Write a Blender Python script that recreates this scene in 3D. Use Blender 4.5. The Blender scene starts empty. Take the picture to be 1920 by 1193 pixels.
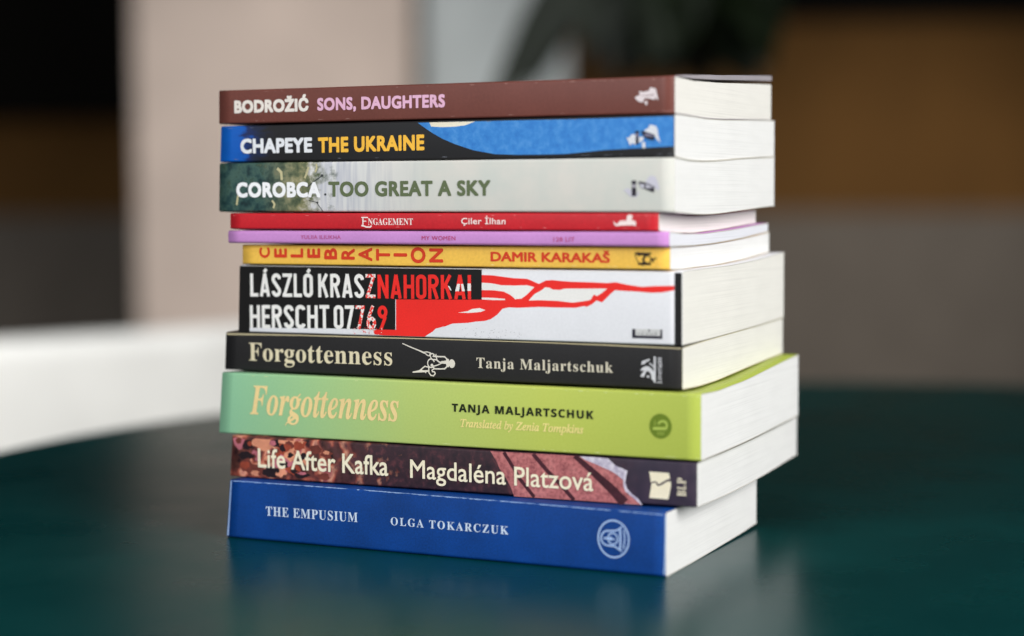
import bpy, bmesh, math, random
from mathutils import Vector, noise
random.seed(7)
sc = bpy.context.scene
C = sc.collection
R = math.radians

# ---------------------------------------------------------------- camera
cam = bpy.data.cameras.new('camera')
co = bpy.data.objects.new('camera', cam); C.objects.link(co); sc.camera = co
cam.sensor_width = 36.0; cam.lens = 3371.73 * 36.0 / 1920.0
co.location = (0.0, -0.79200, 0.14585)
co.rotation_euler = (1.502547, 0.004561, -0.000312)
cam.clip_start = 0.05; cam.clip_end = 60
cam.dof.use_dof = True; cam.dof.focus_distance = 0.738; cam.dof.aperture_fstop = 3.1

# ---------------------------------------------------------------- world, lamps, exposure
w = bpy.data.worlds.new('World'); sc.world = w; w.use_nodes = True
w.node_tree.nodes['Background'].inputs[0].default_value = (0.86, 0.94, 1.0, 1)
w.node_tree.nodes['Background'].inputs[1].default_value = 0.06
def area(name, loc, target, sx, sy, power, col=(1, 1, 1)):
    l = bpy.data.lights.new(name, 'AREA'); l.shape = 'RECTANGLE'; l.size = sx; l.size_y = sy
    l.energy = power; l.color = col
    o = bpy.data.objects.new(name, l); C.objects.link(o); o.location = loc
    o.rotation_euler = (Vector(target) - Vector(loc)).to_track_quat('-Z', 'Y').to_euler()
    return o
area('window_light', (0.98, -0.98, 0.66), (0, 0, 0.08), 1.0, 0.95, 27.5, (1.0, 0.985, 0.96))
area('front_fill_light', (-0.72, -1.32, 0.68), (0, 0, 0.08), 1.0, 0.8, 18.5, (0.96, 0.98, 1.0))  # added soft fill from the left front, opposite the key
def spot(name, loc, target, sx, power, spread, col):
    a = area(name, loc, target, sx, sx, power, col); a.data.spread = R(spread)
spot('pale_wall_fill', (-0.40, 1.8, 1.35), (-0.45, 3.2, -0.45), 0.6, 6.4, 76, (1.0, 0.98, 0.95))  # added fill to brighten the pale wall, no real fixture
spot('bench_fill', (-0.40, 0.25, 1.5), (-0.36, 1.25, -0.25), 0.5, 4.6, 70, (0.97, 0.99, 1.0))  # extra lamp put in only to brighten the white bench
def cone(name, loc, target, power, size, col):
    l = bpy.data.lights.new(name, 'SPOT'); l.energy = power; l.color = col; l.spot_size = R(size); l.spot_blend = 1.0; l.shadow_soft_size = .12
    o = bpy.data.objects.new(name, l); C.objects.link(o); o.location = loc
    o.rotation_euler = (Vector(target) - Vector(loc)).to_track_quat('-Z', 'Y').to_euler()
cone('far_wall_fill', (1.35, 2.3, 0.9), (1.3, 5.3, -0.02), 76, 34, (1.0, 0.96, 0.9))  # added soft cone that makes a pool of light on the ochre band
vs = sc.view_settings
vs.view_transform = 'Standard'; vs.look = 'None'; vs.exposure = 0; vs.gamma = 1; vs.use_curve_mapping = False
sc.cycles.use_denoising = True
sc.cycles.max_bounces = 6

# ---------------------------------------------------------------- helpers
def lin(c):
    return tuple(((x / 255 / 12.92) if x / 255 <= .04045 else ((x / 255 + .055) / 1.055) ** 2.4) for x in c[:3]) + (1.0,)

class NT:
    """tiny node helper around one Principled material"""
    def __init__(s, name, col=(128, 128, 128), rough=.5, spec=.5):
        s.m = bpy.data.materials.new(name); s.m.use_nodes = True
        s.t = s.m.node_tree; s.b = s.t.nodes['Principled BSDF']
        s.b.inputs['Base Color'].default_value = lin(col)
        s.b.inputs['Roughness'].default_value = rough
        s.b.inputs['Specular IOR Level'].default_value = spec
        s.co = None
    def n(s, kind, **kw):
        x = s.t.nodes.new(kind)
        for k, v in kw.items(): setattr(x, k, v)
        return x
    def link(s, a, b): s.t.links.new(a, b)
    def coord(s, sx=1, sy=1, sz=1):
        if s.co is None: s.co = s.n('ShaderNodeTexCoord')
        mp = s.n('ShaderNodeMapping'); mp.inputs['Scale'].default_value = (sx, sy, sz)
        s.link(s.co.outputs['Object'], mp.inputs[0]); return mp.outputs[0]
    def axis(s, ax):
        if s.co is None: s.co = s.n('ShaderNodeTexCoord')
        x = s.n('ShaderNodeSeparateXYZ'); s.link(s.co.outputs['Object'], x.inputs[0]); return x.outputs[ax]
    def noise(s, scale, detail=3, rough=.55, sx=1, sy=1, sz=1):
        x = s.n('ShaderNodeTexNoise'); x.inputs['Scale'].default_value = scale
        x.inputs['Detail'].default_value = detail; x.inputs['Roughness'].default_value = rough
        s.link(s.coord(sx, sy, sz), x.inputs['Vector']); return x.outputs['Fac']
    def ramp(s, fac, stops, interp='LINEAR'):
        x = s.n('ShaderNodeValToRGB'); x.color_ramp.interpolation = interp
        e = x.color_ramp.elements
        while len(e) < len(stops): e.new(.5)
        for el, (p, c) in zip(e, stops):
            el.position = p; el.color = lin(c) if max(c) > 1.001 else (c[0], c[1], c[2], 1)
        s.link(fac, x.inputs[0]); return x.outputs[0]
    def maprange(s, v, a, b, c=0, d=1):
        x = s.n('ShaderNodeMapRange'); s.link(v, x.inputs[0])
        for i, q in enumerate((a, b, c, d)): x.inputs[i + 1].default_value = q
        return x.outputs[0]
    def mix(s, f, a, b, mode='MIX'):
        x = s.n('ShaderNodeMix', data_type='RGBA', blend_type=mode)
        for v, i in ((f, 0), (a, 6), (b, 7)):
            if isinstance(v, (int, float)): x.inputs[i].default_value = v
            elif isinstance(v, tuple): x.inputs[i].default_value = lin(v)
            else: s.link(v, x.inputs[i])
        return x.outputs[2]
    def math(s, op, a, b):
        x = s.n('ShaderNodeMath', operation=op)
        for v, i in ((a, 0), (b, 1)):
            if isinstance(v, (int, float)): x.inputs[i].default_value = v
            else: s.link(v, x.inputs[i])
        return x.outputs[0]
    def color(s, sock): s.link(sock, s.b.inputs['Base Color'])
    def bump(s, h, strength=.2, dist=.0002):
        x = s.n('ShaderNodeBump'); x.inputs['Strength'].default_value = strength; x.inputs['Distance'].default_value = dist
        s.link(h, x.inputs['Height']); s.link(x.outputs[0], s.b.inputs['Normal'])

def speckled(name, col, amt=.12, scale=900, rough=.5, spec=.22):
    """printed or coated stock: a base colour with a fine uneven tone and tooth"""
    t = NT(name, col, rough, spec)
    n1 = t.noise(scale, 2); n2 = t.noise(40, 3)
    dark = tuple(max(2, c * (1 - amt)) for c in col); light = tuple(min(255, c * (1 + amt * .6) + 3 * amt) for c in col)
    c1 = t.ramp(n1, [(.3, dark), (.7, light)])
    c2 = t.ramp(n2, [(.3, dark), (.7, light)])
    t.color(t.mix(.5, c1, c2)); t.bump(n1, .12, .0001)
    return t.m

_mc = {}
def ink(name, col, rough=.45):
    if (name, col) not in _mc: _mc[(name, col)] = speckled(name, col, .05, 1500, rough)
    return _mc[(name, col)]

def mesh(name, verts, faces, mat, parent=None, smooth=False, mats=None, fmi=None):
    me = bpy.data.meshes.new(name); me.from_pydata(verts, [], faces); me.update()
    for m in (mats or [mat]): me.materials.append(m)
    if fmi:
        for p, i in zip(me.polygons, fmi): p.material_index = i
    if smooth:
        for p in me.polygons: p.use_smooth = True
    o = bpy.data.objects.new(name, me); C.objects.link(o)
    if parent: o.parent = parent
    return o

def empty(name, label, cat, loc=(0, 0, 0), rotz=0, group=None, kind=None):
    o = bpy.data.objects.new(name, None); C.objects.link(o); o.location = loc; o.rotation_euler = (0, 0, rotz)
    o.empty_display_size = .02
    o['label'] = label; o['category'] = cat
    if group: o['group'] = group
    if kind: o['kind'] = kind
    return o

def interp(kn, t):
    """smooth (Catmull-Rom) curve through sorted knots"""
    if t <= kn[0][0]: return kn[0][1]
    if t >= kn[-1][0]:
        (a, za), (b, zb) = kn[-2], kn[-1]
        return zb + (zb - za) / (b - a) * (t - b) * .6
    for i in range(len(kn) - 1):
        if kn[i][0] <= t <= kn[i + 1][0]:
            x0, y0 = kn[i]; x1, y1 = kn[i + 1]
            def sl(j):
                a = kn[max(0, j - 1)]; b = kn[min(len(kn) - 1, j + 1)]
                return (b[1] - a[1]) / (b[0] - a[0])
            h = x1 - x0; q = (t - x0) / h; m0 = sl(i) * h; m1 = sl(i + 1) * h
            return ((2*q**3 - 3*q*q + 1) * y0 + (q**3 - 2*q*q + q) * m0 + (-2*q**3 + 3*q*q) * y1 + (q**3 - q*q) * m1)

# ---------------------------------------------------------------- setting: floor and what stands behind the table
def box_mesh(x0, x1, y0, y1, z0, z1):
    v = [(x, y, z) for x in (x0, x1) for y in (y0, y1) for z in (z0, z1)]
    f = [(0, 1, 3, 2), (4, 6, 7, 5), (0, 4, 5, 1), (2, 3, 7, 6), (0, 2, 6, 4), (1, 5, 7, 3)]
    return v, f
FZ = -0.74
fm = NT('floor_stone', (92, 86, 80), .6, .3); n = fm.noise(3, 4)
fm.color(fm.ramp(n, [(.3, (84, 78, 72)), (.7, (104, 98, 91))]))
fl = mesh('floor', *box_mesh(-7, 7, -4, 8, FZ - .1, FZ), fm.m); fl['kind'] = 'structure'

def plaster(name, col, rough=.8):
    t = NT(name, col, rough, .2); n = t.noise(5, 5)
    t.color(t.ramp(n, [(.3, tuple(c * .95 for c in col)), (.7, tuple(min(255, c * 1.04) for c in col))]))
    t.bump(t.noise(60, 3), .1, .002); return t.m

# far wall of the room: grey dado, ochre panel, dark upper part
fw = empty('panelled_wall', 'far wall with grey dado, ochre brown band and dark upper part', 'wall', (0, 5.3, FZ))
def wall_part(name, z0, z1, y0, mat):
    return mesh(name, *box_mesh(-6.5, 6.5, y0, .2, z0 - FZ, z1 - FZ), mat, fw)
wall_part('dado', FZ, .085, -.004, plaster('grey_dado', (158, 147, 136)))
wall_part('panel', .085, .72, 0, plaster('ochre_panel', (152, 108, 58)))
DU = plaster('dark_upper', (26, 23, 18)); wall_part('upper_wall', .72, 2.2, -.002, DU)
mesh('shade_panel', *box_mesh(-4.0, -.95, -.06, -.004, .40 - FZ, 2.2 - FZ), DU, fw)  # added dark slab standing in for shade on the wall's upper left

pw = mesh('pale_wall', *box_mesh(-.83, -.217, 3.2, 3.36, FZ, 2.1), plaster('pink_beige_plaster', (205, 188, 177)))
pw['label'] = 'pale pinkish beige wall behind the books on the left'; pw['category'] = 'wall'
pi = mesh('white_pillar', *box_mesh(-.20, .13, 3.34, 3.6, FZ, 2.1), plaster('cool_white_plaster', (205, 212, 213)))
pi['label'] = 'cool white pillar beside the beige wall, half hidden by dark leaves'; pi['category'] = 'pillar'

# curved white bench behind the table, on the left
def sweep(path, prof, closed_prof=True):
    """profile (outward r, z) swept along a list of (point, normal)"""
    v = []; f = []; n = len(prof)
    for (px, py), (nx, ny) in path:
        for r, z in prof: v.append((px + nx * r, py + ny * r, z))
    for i in range(len(path) - 1):
        for j in range(n):
            k = (j + 1) % n
            f.append((i*n + j, (i+1)*n + j, (i+1)*n + k, i*n + k))
    f.append(tuple(range(n))[::-1]); f.append(tuple(range((len(path) - 1) * n, len(path) * n)))
    return v, f
white = plaster('white_lacquer', (226, 224, 219), .5)
def arc_path(cx, cy, r, a0, a1, n=40):
    return [((cx + r * math.cos(a), cy + r * math.sin(a)), (math.cos(a), math.sin(a)))
            for a in [R(a0 + (a1 - a0) * i / n) for i in range(n + 1)]]
bench = empty('curved_bench', 'white curved bench with a low solid back behind the green table', 'bench', (0.05, 1.0, FZ))
def rr(x0, x1, z0, z1, r=.02, n=5):
    p = []
    for cx, cz, a in ((x1 - r, z1 - r, 0), (x0 + r, z1 - r, 90), (x0 + r, z0 + r, 180), (x1 - r, z0 + r, 270)):
        for i in range(n + 1): p.append((cx + r * math.cos(R(a + 90 * i / n)), cz + r * math.sin(R(a + 90 * i / n))))
    return p
BP = [(-1.3, .72), (-.9, .92), (-.55, 1.10), (-.30, 1.33), (-.12, 1.62)]
def smooth_path(pts, n=40):
    out = []
    ts = list(range(len(pts)))
    kx = [(i, p[0]) for i, p in enumerate(pts)]; ky = [(i, p[1]) for i, p in enumerate(pts)]
    q = [Vector((interp(kx, (len(pts) - 1) * i / n), interp(ky, (len(pts) - 1) * i / n))) for i in range(n + 1)]
    for i in range(n + 1):
        d = (q[min(n, i + 1)] - q[max(0, i - 1)]).normalized()
        out.append(((q[i].x - .05, q[i].y - 1.0), (d.y, -d.x)))
    return out
bp = smooth_path(BP)
v, f = sweep(bp, rr(-.06, .0, 0.0, .733, .02)); mesh('backrest', v, f, white, bench, True)
v, f = sweep(bp, rr(.003, .30, .10, .44, .02)); mesh('seat', v, f, white, bench, True)

# leafy plant behind the books
leafm = NT('dark_leaf', (14, 24, 9), .5, .3)
n = leafm.noise(8, 3); leafm.color(leafm.ramp(n, [(.3, (8, 15, 5)), (.7, (24, 36, 13))]))
plant = empty('potted_plant', 'tall dark green potted plant with long drooping leaves behind the books', 'plant', (0.27, 1.75, FZ))
def lathe(prof, seg=48):
    v = []; f = []
    for r, z in prof:
        for i in range(seg):
            a = 2 * math.pi * i / seg; v.append((r * math.cos(a), r * math.sin(a), z))
    for j in range(len(prof) - 1):
        for i in range(seg):
            k = (i + 1) % seg
            f.append((j*seg + i, j*seg + k, (j+1)*seg + k, (j+1)*seg + i))
    f.append(tuple(range(seg))[::-1]); f.append(tuple(range((len(prof) - 1) * seg, len(prof) * seg)))
    return v, f
v, f = lathe([(.09, 0), (.12, .2), (.13, .24), (.12, .24), (.11, .21)]); mesh('pot', v, f, plaster('grey_pot', (70, 68, 66)), plant, True)
v, f = lathe([(.018, .2), (.015, .6), (.012, .9), (.008, 1.25)]); mesh('stem', v, f, plaster('stem_bark', (50, 40, 28)), plant, True)
def leaf(base, tip, width, sag, v, f):
    b = Vector(base); t = Vector(tip); d = t - b
    side = d.cross(Vector((0, -1, .25))).normalized(); o = len(v); n = 9
    for i in range(n + 1):
        q = i / n; p = b + d * q + Vector((0, 0, sag * math.sin(math.pi * q)))
        wd = width * (math.sin(math.pi * min(1, q * .93 + .07)) ** .75) * .5
        fold = Vector((0, .12 * wd, 0))
        v += [tuple(p - side * wd + fold), tuple(p), tuple(p + side * wd + fold)]
    for i in range(n):
        a = o + 3 * i
        f += [(a, a + 1, a + 4, a + 3), (a + 1, a + 2, a + 5, a + 4)]
lv, lf = [], []
top = lambda z: (0, 0, z)
leaf((-.06, -.05, 1.30), (-.315, -.02, .958), .075, .05, lv, lf)
leaf((-.02, .05, 1.32), (-.245, .12, 1.03), .06, .06, lv, lf)
for bx, tx, tz, wd in ((-.10, -.20, 1.10, .07), (-.06, -.175, 1.075, .08), (-.02, -.155, 1.05, .09), (0, -.12, 1.04, .10), (-.12, -.235, 1.13, .06), (-.04, -.14, 1.06, .09), (.0, -.10, 1.045, .10)):
    leaf((bx, random.uniform(-.04, .08), 1.3), (tx, random.uniform(-.06, .1), tz), wd, .05, lv, lf)
for i in range(120):
    a = random.uniform(0, 2 * math.pi); rr_ = random.uniform(.05, .28)
    x = .06 + rr_ * math.cos(a) * .85; y = rr_ * math.sin(a)
    z = random.uniform(1.04, 1.16) + .25 * max(0, abs(x - .06) - .12)
    if x > .09: x = .09 - random.uniform(0, .18)
    if x < -.165: x = -.165 + random.uniform(0, .08)
    leaf((random.uniform(-.01, .03), 0, random.uniform(1.1, 1.35)), (x, y, z), random.uniform(.06, .11), random.uniform(.02, .1), lv, lf)
mesh('foliage', lv, lf, leafm.m, plant, True)

# round table
tm = NT('green_table_paint', (0, 58, 58), .3, .18)
n1 = tm.noise(14, 4); n2 = tm.noise(700, 2)
tm.color(tm.ramp(n1, [(.3, (0, 53, 54)), (.7, (2, 61, 61))]))
tm.link(tm.maprange(n1, .3, .7, .25, .32), tm.b.inputs['Roughness'])
sp = tm.noise(420, 2); tm.color(tm.mix(tm.maprange(sp, .74, .78, 0, .35), tm.ramp(n1, [(.3, (0, 53, 54)), (.7, (2, 61, 61))]), (120, 140, 138)))
tm.bump(n2, .03, .0002)
table = empty('round_table', 'dark teal green round table under the stack of books', 'table', (.20, .078, FZ))
H = -FZ
def disc(prof): return lathe(prof, 128)
v, f = disc([(.518, H - .026), (.526, H - .022), (.53, H - .013), (.5285, H - .006), (.524, H - .0015), (.518, H)])
mesh('table_top', v, f, tm.m, table)
v, f = lathe([(.03, .03), (.03, H - .04), (.12, H - .03), (.12, H - .0265)]); mesh('pedestal', v, f, tm.m, table, True)
v, f = lathe([(.26, 0), (.27, .006), (.26, .016), (.06, .028), (.04, .032)]); mesh('base', v, f, tm.m, table, True)

# ---------------------------------------------------------------- books (all measures in millimetres in each book's own frame:
# u runs along the spine from the right corner, t goes in from the spine, z is height above the table)
MM = .001
BOOKS = {
    'brown': {'loc': [0.06222, -0.10429, 0.17653], 'yaw': -0.43287, 'W': 127.7, 'sp': [(-206.03, 14.51), (-206.3, 0.21), (0.0, 14.32), (0.0, 0.0)], 'top': [(0, 14.32), (8, 14.16), (15, 14.03), (22, 13.92), (30, 14.15), (40, 14.45), (55, 14.9), (75, 15.81), (95, 16.71), (115, 17.6), (140, 18.5)], 'bot': [(0, 0.0), (8, -0.04), (15, -0.11), (22, -0.2), (30, -0.42), (40, -0.46), (55, -0.23), (75, 0.41), (95, 1.01), (115, 1.59), (140, 2.22)]},
    'chap': {'loc': [0.06205, -0.10642, 0.16012], 'yaw': -0.44341, 'W': 128.0, 'sp': [(-206.08, 15.7), (-206.92, 0.46), (0.0, 16.13), (0.0, 0.0)], 'top': [(0, 16.13), (8, 16.17), (15, 16.1), (22, 16.02), (30, 15.8), (40, 15.75), (55, 15.98), (75, 16.62), (95, 17.23), (115, 17.8), (140, 18.43)], 'bot': [(0, 0.0), (8, -0.52), (15, -0.98), (22, -1.1), (30, -1.16), (40, -1.01), (55, -0.5), (75, 0.43), (95, 1.15), (115, 1.81), (140, 2.43)]},
    'corob': {'loc': [0.06178, -0.10856, 0.13911], 'yaw': -0.44234, 'W': 128.5, 'sp': [(-206.32, 20.96), (-206.98, 0.25), (0.0, 20.77), (0.0, 0.0)], 'top': [(0, 20.77), (8, 20.29), (15, 19.83), (22, 19.7), (30, 19.65), (40, 19.8), (55, 20.3), (75, 21.24), (95, 21.96), (115, 22.61), (140, 23.24)], 'bot': [(0, 0.0), (8, -0.35), (15, -0.66), (22, -0.98), (30, -1.25), (40, -1.31), (55, -1.08), (75, -0.41), (95, 0.33), (115, 1.02), (140, 1.7)]},
    'red': {'loc': [0.05622, -0.10515, 0.132], 'yaw': -0.43284, 'W': 125.3, 'sp': [(-194.0, 6.69), (-194.12, 0.1), (0.0, 6.91), (0.0, 0.0)], 'top': [(0, 6.91), (8, 6.52), (15, 6.18), (22, 5.84), (30, 5.45), (40, 5.28), (55, 5.29), (75, 5.52), (95, 6.08), (115, 6.67), (140, 7.24)], 'bot': [(0, 0.0), (8, -0.61), (15, -1.13), (22, -1.27), (30, -1.44), (40, -1.65), (55, -1.33), (75, -0.88), (95, -0.14), (115, 0.63), (140, 1.42)]},
    'purple': {'loc': [0.06006, -0.1067, 0.12592], 'yaw': -0.43278, 'W': 130.2, 'sp': [(-199.48, 5.49), (-199.58, 0.02), (0.0, 5.88), (0.0, 0.0)], 'top': [(0, 5.88), (8, 5.27), (15, 4.75), (22, 4.6), (30, 4.43), (40, 4.22), (55, 4.54), (75, 4.99), (95, 5.74), (115, 6.5), (140, 7.3)], 'bot': [(0, 0.0), (8, -0.1), (15, -0.19), (22, -0.28), (30, -0.34), (40, -0.22), (55, -0.04), (75, 0.54), (95, 1.28), (115, 2.34), (140, 3.54)]},
    'yellow': {'loc': [0.06074, -0.10264, 0.11693], 'yaw': -0.43574, 'W': 130.3, 'sp': [(-194.21, 8.24), (-194.35, 0.0), (0.0, 8.79), (0.0, 0.08)], 'top': [(0, 8.79), (8, 8.64), (15, 8.47), (22, 8.5), (30, 8.45), (40, 8.57), (55, 8.75), (75, 9.33), (95, 10.07), (115, 11.13), (140, 12.33)], 'bot': [(0, 0.08), (8, -0.12), (15, -0.27), (22, -0.2), (30, -0.14), (40, -0.12), (55, -0.11), (75, 0.39), (95, 1.05), (115, 2.17), (140, 3.4)]},
    'hersch': {'loc': [0.06537, -0.10376, 0.08746], 'yaw': -0.4456, 'W': 132.7, 'sp': [(-201.8, 28.88), (-203.41, 0.0), (0.0, 28.76), (0.0, 0.48)], 'top': [(0, 28.76), (8, 29.15), (15, 29.0), (22, 29.08), (30, 29.14), (40, 29.15), (55, 29.17), (75, 29.66), (95, 30.32), (115, 31.44), (140, 32.68)], 'bot': [(0, 0.48), (8, 0.52), (15, 0.55), (22, 0.58), (30, 0.62), (40, 0.79), (55, 1.07), (75, 1.45), (95, 1.83), (115, 2.48), (140, 3.32)]},
    'blackf': {'loc': [0.06548, -0.10294, 0.07076], 'yaw': -0.43965, 'W': 134.3, 'sp': [(-209.49, 16.31), (-210.35, 0.01), (0.0, 16.27), (0.0, 0.0)], 'top': [(0, 16.27), (8, 16.51), (15, 16.72), (22, 16.92), (30, 17.11), (40, 17.28), (55, 17.57), (75, 17.95), (95, 18.3), (115, 18.83), (140, 19.59)], 'bot': [(0, 0.0), (8, -0.27), (15, -0.5), (22, -0.6), (30, -0.53), (40, -0.43), (55, 0.13), (75, 1.03), (95, 1.82), (115, 2.57), (140, 3.38)]},
    'green': {'loc': [0.07199, -0.10993, 0.04364], 'yaw': -0.43166, 'W': 136.2, 'sp': [(-217.01, 26.53), (-219.15, 0.0), (0.0, 26.2), (0.0, 0.39)], 'top': [(0, 26.2), (8, 25.9), (15, 25.63), (22, 25.5), (30, 25.66), (40, 25.86), (55, 26.15), (75, 27.16), (95, 28.27), (115, 29.37), (140, 30.31)], 'bot': [(0, 0.39), (8, 0.39), (15, 0.39), (22, 0.38), (30, 0.42), (40, 0.48), (55, 0.57), (75, 0.99), (95, 1.47), (115, 2.09), (140, 2.74)]},
    'kafka': {'loc': [0.0707, -0.10829, 0.02544], 'yaw': -0.41853, 'W': 146.8, 'sp': [(-209.27, 17.91), (-210.67, 0.0), (0.0, 17.73), (0.0, 0.4)], 'top': [(0, 17.73), (8, 17.62), (15, 17.52), (22, 17.42), (30, 17.33), (40, 17.32), (55, 17.31), (75, 17.45), (95, 17.78), (115, 18.2), (140, 18.84)], 'bot': [(0, 0.4), (8, 0.15), (15, -0.06), (22, -0.27), (30, -0.49), (40, -0.61), (55, -0.77), (75, -0.76), (95, -0.43), (115, 0.16), (140, 0.97)]},
    'blue': {'loc': [0.0582, -0.11455, 0.0], 'yaw': -0.44047, 'W': 114.5, 'sp': [(-197.66, 25.2), (-200.05, 0.06), (0.0, 24.97), (0.0, 0.06)], 'top': [(0, 24.97), (8, 24.82), (15, 24.68), (22, 24.55), (30, 24.4), (40, 24.29), (55, 24.12), (75, 24.16), (95, 24.51), (115, 25.16), (140, 25.74)], 'bot': [(0, 0.06), (8, 0.06), (15, 0.06), (22, 0.06), (30, 0.06), (40, 0.15), (55, 0.31), (75, 0.61), (95, 1.0), (115, 1.73), (140, 2.37)]},
}

def page_mat(name, col):
    """cut edges of a text block: sheet lines, a few darker sheets, uneven tone"""
    t = NT(name, col, .75, .12)
    n1 = t.noise(1, 2, .6, 200, 9, 2300); n2 = t.noise(38, 4, .6, 1, 1, 5); n3 = t.noise(1, 1, .5, 120, 5, 700)
    c1 = t.ramp(n1, [(.28, tuple(c * .86 for c in col)), (.5, tuple(c * .985 for c in col)), (.75, tuple(min(255, c * 1.03) for c in col))])
    c2 = t.ramp(n2, [(.3, tuple(c * .955 for c in col)), (.62, col)])
    c3 = t.ramp(n3, [(.27, tuple(c * .87 for c in col)), (.36, col)])
    t.color(t.mix(.25, t.mix(.58, c1, c2), c3)); t.bump(n1, .25, .00012)
    return t.m

def skew(B, s, t, z):
    """s = 0 left end .. 1 right end; maps to the book's frame in metres"""
    tt = max(0, t); a = B['bot'](tt); b = B['top'](tt)
    h = (z - a) / (b - a)
    (uTL, zTL), (uBL, zBL), (uTR, zTR), (uBR, zBR) = B['sp']
    uL = uBL + (uTL - uBL) * h; uR = uBR + (uTR - uBR) * h
    dz = (1 - s) * ((zBL - zBR) * (1 - h) + (zTL - zTR) * h)
    return ((uL + (uR - uL) * s) * MM, t * MM, (z + dz) * MM)

def cover_path(B, r, th, lift=None, rb=None):
    rb = rb or r
    W = B['W']; pts = []
    ts = [W - (W - r) * i / 26 for i in range(27)]
    lf = lift or (lambda t: 0)
    zt = lambda t: B['top'](max(t, 0)) ; zb = lambda t: B['bot'](max(t, 0))
    for t in ts: pts.append((t, zt(t) + lf(t), (0, -th)))
    for i in range(1, 6):
        a = R(90 + 90 * i / 5); pts.append((r + r * math.cos(a), zt(r) - r + r * math.sin(a), (-math.cos(a) * th, -math.sin(a) * th)))
    for i in range(0, 6):
        a = R(180 + 90 * i / 5); pts.append((rb + rb * math.cos(a), zb(rb) + rb + rb * math.sin(a), (-math.cos(a) * th, -math.sin(a) * th)))
    for t in ts[::-1]:
        if t > rb + .01: pts.append((t, zb(t), (0, th)))
    return pts

def make_cover(B, mat, edge_mat, par, r=.6, th=.32, lift=None, rb=None):
    path = cover_path(B, r, th, None, rb); n = len(path); NS = 36
    v = []; f = []; mi = []
    sd = random.uniform(0, 100)
    for k in range(NS + 1):
        s = k / NS; sm = max(0, (s - .25) / .75) ** 1.6
        for i_, (t, z, off) in enumerate(path):
            if lift and i_ < 27: z += lift(t) * sm
            q = skew(B, s, t, z); wob = .07 * noise.noise(Vector((q[0] * 55 + sd, z * .3, t * .05)))
            v.append((q[0], q[1], q[2] + wob * MM))
        for i_, (t, z, off) in enumerate(path):
            if lift and i_ < 27: z += lift(t) * sm * .45
            q = skew(B, s, t + off[0], z + off[1]); v.append(q)
    m = 2 * n
    for k in range(NS):
        for i in range(n - 1):
            a = k * m + i; f.append((a, a + 1, a + m + 1, a + m)); mi.append(0)
            a += n; f.append((a, a + m, a + m + 1, a + 1)); mi.append(1)
        for i in (0, n - 1):
            a = k * m + i; q = (a, a + m, a + m + n, a + n); f.append(q if i == 0 else q[::-1]); mi.append(1)
    for k in (0, NS):
        for i in range(n - 1):
            a = k * m + i; q = (a, a + n, a + n + 1, a + 1); f.append(q if k == 0 else q[::-1]); mi.append(1)
    o = mesh('cover', v, f, None, par, mats=[mat, edge_mat], fmi=mi)
    for p, i in zip(o.data.polygons, mi): p.use_smooth = (i == 0)
    return o

def make_pages(B, mat, par, th=.34, r=.6, rb=.6):
    W = B['W'] - .5; TS = [.36, .45, .6, .8, 1.0, 1.3, 1.7, 2.2] + [3 + (W - 3) * i / 28 for i in range(29)]; n = len(TS) - 1
    arc = lambda q, t: q - math.sqrt(max(0, q * q - (q - min(t - .33, q)) ** 2)) if t - .33 < q else 0
    v = []; f = []; L = len(B['sp']) and -B['sp'][0][0]
    for s in (1.2 / L, 1 - .12 / L):
        for i in range(n + 1):
            t = TS[i]
            for q in range(4):
                za = B['bot'](t) + th + arc(max(.1, rb - .2), t); zb = B['top'](t) - th - arc(max(.1, r - .2), t)
                v.append(skew(B, s, t, za + (zb - za) * q / 3))
    N = (n + 1) * 4
    for i in range(n):
        for q in range(3):
            a = i * 4 + q
            f.append((a, a + 1, a + 5, a + 4)); f.append((N + a, N + a + 4, N + a + 5, N + a + 1))
        a = i * 4; f.append((a, a + 4, N + a + 4, N + a)); a += 3; f.append((a, N + a, N + a + 4, a + 4))
    for q in range(3):
        f.append((q, N + q, N + q + 1, q + 1)); a = n * 4 + q; f.append((a, a + 1, N + a + 1, N + a))
    return mesh('page_block', v, f, mat, par)

# ---- printing on the spines -------------------------------------------------
def math_style(s, up, lo):
    out = ''
    for c in s:
        if 'A' <= c <= 'Z': out += chr(up + ord(c) - 65)
        elif 'a' <= c <= 'z':
            k = lo + ord(c) - 97; out += chr(0x210E if k == 0x1D455 else k)
        else: out += c
    return out
STY = {'sans': None, 'bold': (0x1D5D4, 0x1D5EE), 'serif': (0x1D400, 0x1D41A), 'italic': (0x1D434, 0x1D44E), 'bolditalic': (0x1D468, 0x1D482)}
def text_mesh(txt, style, off, track=1.0):
    cu = bpy.data.curves.new('lettering', 'FONT')
    cu.body = math_style(txt, *STY[style]) if STY[style] else txt
    cu.size = 1; cu.offset = off; cu.space_character = track; cu.resolution_u = 4
    o = bpy.data.objects.new('lettering', cu); C.objects.link(o)
    dg = bpy.context.evaluated_depsgraph_get(); dg.update()
    me = bpy.data.meshes.new_from_object(o.evaluated_get(dg))
    v = [(p.co.x, p.co.y) for p in me.vertices]; f = [tuple(p.vertices) for p in me.polygons]
    bpy.data.objects.remove(o); bpy.data.curves.remove(cu); bpy.data.meshes.remove(me)
    return v, f
_cap = {}
def cap(style, off):
    if (style, off) not in _cap: _cap[(style, off)] = max(y for x, y in text_mesh('H', style, off)[0]) + off * 0
    return _cap[(style, off)]
LAY = .03     # one printed layer above the next, mm
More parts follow.
